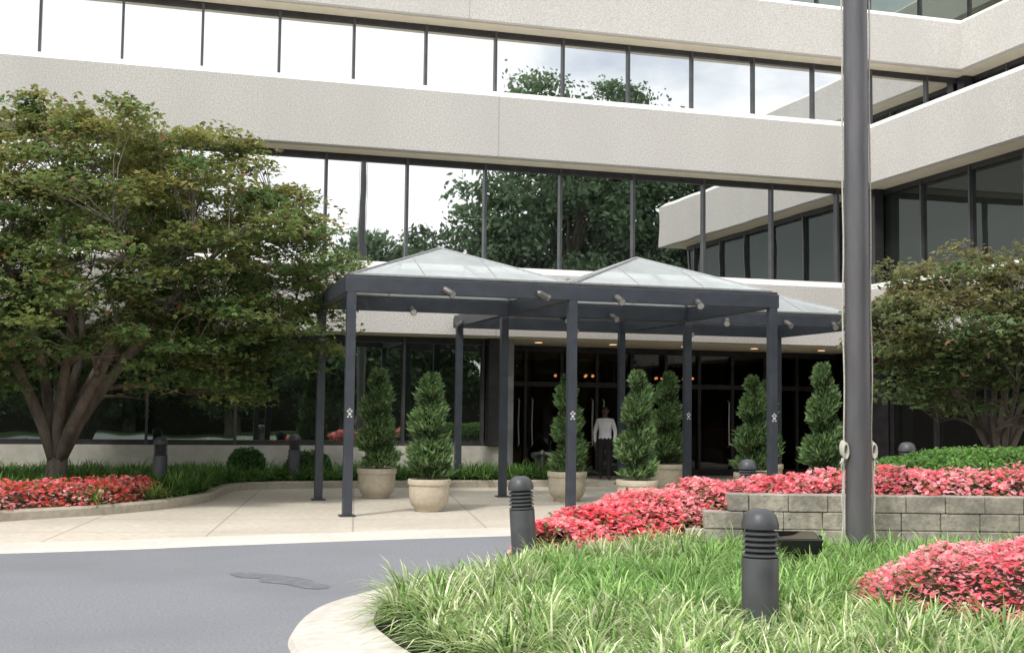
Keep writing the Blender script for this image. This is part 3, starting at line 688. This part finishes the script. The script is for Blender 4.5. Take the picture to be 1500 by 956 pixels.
# ---------------------------------------------------------------- person
def skin(name,verts,edges,rad,mat,parent,sub=2,root=0):
    me=bpy.data.meshes.new(name); me.from_pydata(verts,edges,[]); o=bpy.data.objects.new(name,me); S.collection.objects.link(o)
    sk=o.modifiers.new('s','SKIN'); 
    for i,v in enumerate(me.skin_vertices[0].data):
        rr=rad[i]; v.radius=rr if isinstance(rr,tuple) else (rr,rr); v.use_root=(i==root)
    ss=o.modifiers.new('ss','SUBSURF'); ss.levels=sub; ss.render_levels=sub
    dg=bpy.context.evaluated_depsgraph_get(); ev=o.evaluated_get(dg); m2=bpy.data.meshes.new_from_object(ev)
    bpy.data.objects.remove(o); o2=bpy.data.objects.new(name,m2); m2.materials.clear()
    for x in (mat if isinstance(mat,list) else [mat]): m2.materials.append(x)
    for p in m2.polygons: p.use_smooth=True
    return link(o2,parent)
PM=empty('man_in_white_shirt',(10.42,27.75,.006)); PM.rotation_euler=(0,0,R(-25))
sh=pmat('shirt_cotton',(.80,.80,.82),(.70,.70,.73),scale=9,rough=.9,bump=.5,bscale=12); pa=pmat('trousers',(.015,.015,.018),(.02,.02,.022),rough=.9); sko=pmat('skin',(.12,.065,.042),(.10,.055,.035),rough=.55); hr=pmat('hair',(.01,.009,.008),rough=.8)
bv=[(0,0,.96),(0,.0,1.08),(0,-.01,1.26),(0,0,1.40),(0,.01,1.48),(0,-.01,1.56),
 (.17,0,1.41),(.245,.04,1.14),(.225,-.07,.90),(-.17,0,1.41),(-.25,.05,1.15),(-.24,-.02,.89),
 (.09,0,.90),(.10,-.06,.50),(.10,-.02,.09),(.115,-.17,.045),(-.09,0,.90),(-.10,.02,.50),(-.10,.12,.10),(-.115,-.01,.045)]
be=[(0,1),(1,2),(2,3),(3,4),(4,5),(3,6),(6,7),(7,8),(3,9),(9,10),(10,11),(0,12),(12,13),(13,14),(14,15),(0,16),(16,17),(17,18),(18,19)]
br_=[(.16,.115),(.15,.11),(.175,.12),(.12,.09),.06,.05,.068,.05,.032,.068,.05,.032,.10,.07,.045,.04,.10,.07,.045,.04]
o=skin('body',bv,be,br_,[sh,pa,sko],PM)
for p in o.data.polygons:
    c=p.center
    if c.z>1.475: p.material_index=2
    elif c.z<.99 and not (abs(c.x)>.185): p.material_index=1
    elif c.z<.8: p.material_index=1
hd=bmesh.new(); bmesh.ops.create_icosphere(hd,subdivisions=4,radius=1)
for v in hd.verts:
    x,y,z=v.co; w=1-.16*max(0,-z); v.co=Vector((x*.076*w,y*.094*(1-.06*max(0,-z))-(.012 if z<-.3 and y<0 else 0),z*.118+1.64))
me=bpy.data.meshes.new('head'); hd.to_mesh(me); hd.free(); me.materials.append(sko); me.materials.append(hr)
for p in me.polygons:
    p.use_smooth=True; c=p.center
    if c.z>1.69 or (c.y>.02 and c.z>1.60): p.material_index=1
link(bpy.data.objects.new('head',me),PM)
g=Geo(); g.tube([(0,-.088,1.66),(0,-.108,1.625),(0,-.09,1.61)],[.008,.016,.01],8); 
for sx in (-1,1): g.tube([(sx*.074,.0,1.665),(sx*.085,.012,1.645),(sx*.076,.005,1.61)],[.012,.018,.01],8)
g.obj('nose_and_ears',sko,PM,smooth=True)
g=Geo()
for sx in (-1,1): g.tube([(sx*.02,-.088,1.652),(sx*.042,-.083,1.652)],[.007,.006],8)
g.tube([(-.022,-.092,1.578),(.022,-.092,1.578)],[.005,.005],6); g.obj('eyes_and_mouth',hr,PM,smooth=True)
for sx,(wx,wy,wz) in ((1,(.225,-.07,.90)),(-1,(-.24,-.02,.89))):
    V=[(wx,wy,wz+.01),(wx,wy-.01,wz-.05),(wx,wy-.015,wz-.095)];E=[(0,1),(1,2)];Rr=[(.026,.02),(.036,.018),(.034,.016)]
    for k in range(4):
        oy=(k-1.5)*.019; ln=(.07,.08,.075,.058)[k]; b0=len(V)
        V+=[(wx,wy-.015+oy,wz-.105),(wx-sx*.008,wy-.02+oy,wz-.105-ln*.5),(wx-sx*.022,wy-.02+oy,wz-.105-ln)]; E+=[(2,b0),(b0,b0+1),(b0+1,b0+2)]; Rr+=[.009,.0085,.007]
    b0=len(V); V+=[(wx-sx*.004,wy-.045,wz-.055),(wx-sx*.012,wy-.062,wz-.09)]; E+=[(1,b0),(b0,b0+1)]; Rr+=[.01,.008]
    skin('hand',V,E,Rr,sko,PM,2)
# ---------------------------------------------------------------- trees behind the viewpoint (seen mirrored in the glazing)
def far_trees(name,specs,seed):
    r=np.random.default_rng(seed); E=empty(name); g=Geo(); Vs=[];Cs=[]
    for (x,y,H,w) in specs:
        g.tube([(x,y,-.1),(x+.1,y,H*.3),(x,y+.2,H*.75)],[.35,.25,.06],8)
        ncl=int(70+w*24) if H>10 else int(60+w*14)
        for c in range(ncl):
            d=r.normal(size=3); d/=np.linalg.norm(d); q=r.uniform(.15,1)**.5; lump=1+.2*math.sin(d[0]*5+x)*math.cos(d[2]*6+y)
            cx=x+d[0]*w*q*lump; cy=y+d[1]*w*q; cz=H*.58+d[2]*H*.42*q*lump
            n=110; o=r.normal(size=(n,3))*np.array([.8,.8,.38])*(.4+w*.11)
            P=o+np.array([cx,cy,cz]); U=r.normal(size=(n,3)); U/=np.linalg.norm(U,axis=1)[:,None]; W=np.cross(U,r.normal(size=(n,3))); W/=np.linalg.norm(W,axis=1)[:,None]
            s=r.uniform(.10,.24,n)[:,None]; Vs.append(np.stack([P-U*s,P+W*s*.6,P+U*s,P-W*s*.6],1).reshape(-1,3))
            Cs.append(np.array([.12,.18,.095])*r.uniform(.6,1.5)*r.uniform(.7,1.3,(n,1)))
            if c%5==0: g.tube([(x,y,H*.3+.3*max(0,cz-H*.3)),(cx,cy,cz)],[.09,.03],5,cap=False)
    V=np.concatenate(Vs); npmesh('foliage',V,np.arange(len(V)).reshape(-1,4),M['fartree'],E,col=np.concatenate(Cs)); g.obj('trunks',M['bark'],E)
sp=[(24.0,-15,23.8,4.4),(29.8,-17,24.6,4.4),(19.5,-15,15.5,3.4),(34,-16,19,4.6),(38,-20,15,5),(12.6,-16,13.0,2.4),(16.4,-19,12.5,3.2),(27,-19,21.5,5)]
r3=np.random.default_rng(77)
for k in range(13): sp.append((-52+k*5.2+r3.uniform(-1,1),-20+r3.uniform(-3,3),r3.uniform(6.5,9),3.3))
far_trees('distant_tree_row',sp,5)
hedge('understorey_shrubs',(0,-27,0),75,3,4.6,30000,8,(.07,.12,.04))
# ---------------------------------------------------------------- world, sun, camera
EL,AZ=52,-133   # azimuth of the sun measured from +Y clockwise (negative = to the left)
w=bpy.data.worlds.new('World'); S.world=w; w.use_nodes=True; N=w.node_tree.nodes; L=w.node_tree.links
bg=N['Background']; sky=N.new('ShaderNodeTexSky'); sky.sky_type='NISHITA'; sky.sun_disc=False; sky.sun_elevation=R(EL); sky.sun_rotation=R(AZ); sky.dust_density=2.5
tc=N.new('ShaderNodeTexCoord'); mp=N.new('ShaderNodeMapping'); mp.inputs['Scale'].default_value=(1,1,2.2); L.new(tc.outputs['Generated'],mp.inputs[0])
tn=N.new('ShaderNodeTexNoise'); tn.inputs['Scale'].default_value=2.2; tn.inputs['Detail'].default_value=7; tn.inputs['Roughness'].default_value=.55; L.new(mp.outputs[0],tn.inputs[0])
mr=N.new('ShaderNodeMapRange'); mr.inputs[1].default_value=.30; mr.inputs[2].default_value=.50; L.new(tn.outputs[0],mr.inputs[0])
tn2=N.new('ShaderNodeTexNoise'); tn2.inputs['Scale'].default_value=5; tn2.inputs['Detail'].default_value=5; L.new(mp.outputs[0],tn2.inputs[0])
cm=N.new('ShaderNodeMix'); cm.data_type='RGBA'; cm.inputs[6].default_value=(9.4,9.6,9.9,1); cm.inputs[7].default_value=(12.6,12.5,12.3,1); L.new(tn2.outputs[0],cm.inputs[0])
mx=N.new('ShaderNodeMix'); mx.data_type='RGBA'; L.new(mr.outputs[0],mx.inputs[0]); L.new(sky.outputs[0],mx.inputs[6]); L.new(cm.outputs[2],mx.inputs[7]); L.new(mx.outputs[2],bg.inputs[0]); bg.inputs[1].default_value=.147
sd=bpy.data.lights.new('sun','SUN'); sd.energy=2.7; sd.angle=R(6.0); sd.color=(1,.96,.91); so=bpy.data.objects.new('sun',sd); link(so)
dv=Vector((math.sin(R(AZ))*math.cos(R(EL)),math.cos(R(AZ))*math.cos(R(EL)),math.sin(R(EL)))); so.rotation_euler=(-dv).to_track_quat('-Z','Y').to_euler(); so.location=(-20,-10,40)
cd=bpy.data.cameras.new('camera'); cam=bpy.data.objects.new('camera',cd); link(cam); cd.lens=43.2; cd.sensor_width=36; cd.clip_end=2000
cam.matrix_world=Matrix.Translation((0,0,1.65))@Matrix.Rotation(R(-16.2),4,'Z')@Matrix.Rotation(R(93.88),4,'X')@Matrix.Rotation(R(.7),4,'Z')
S.camera=cam
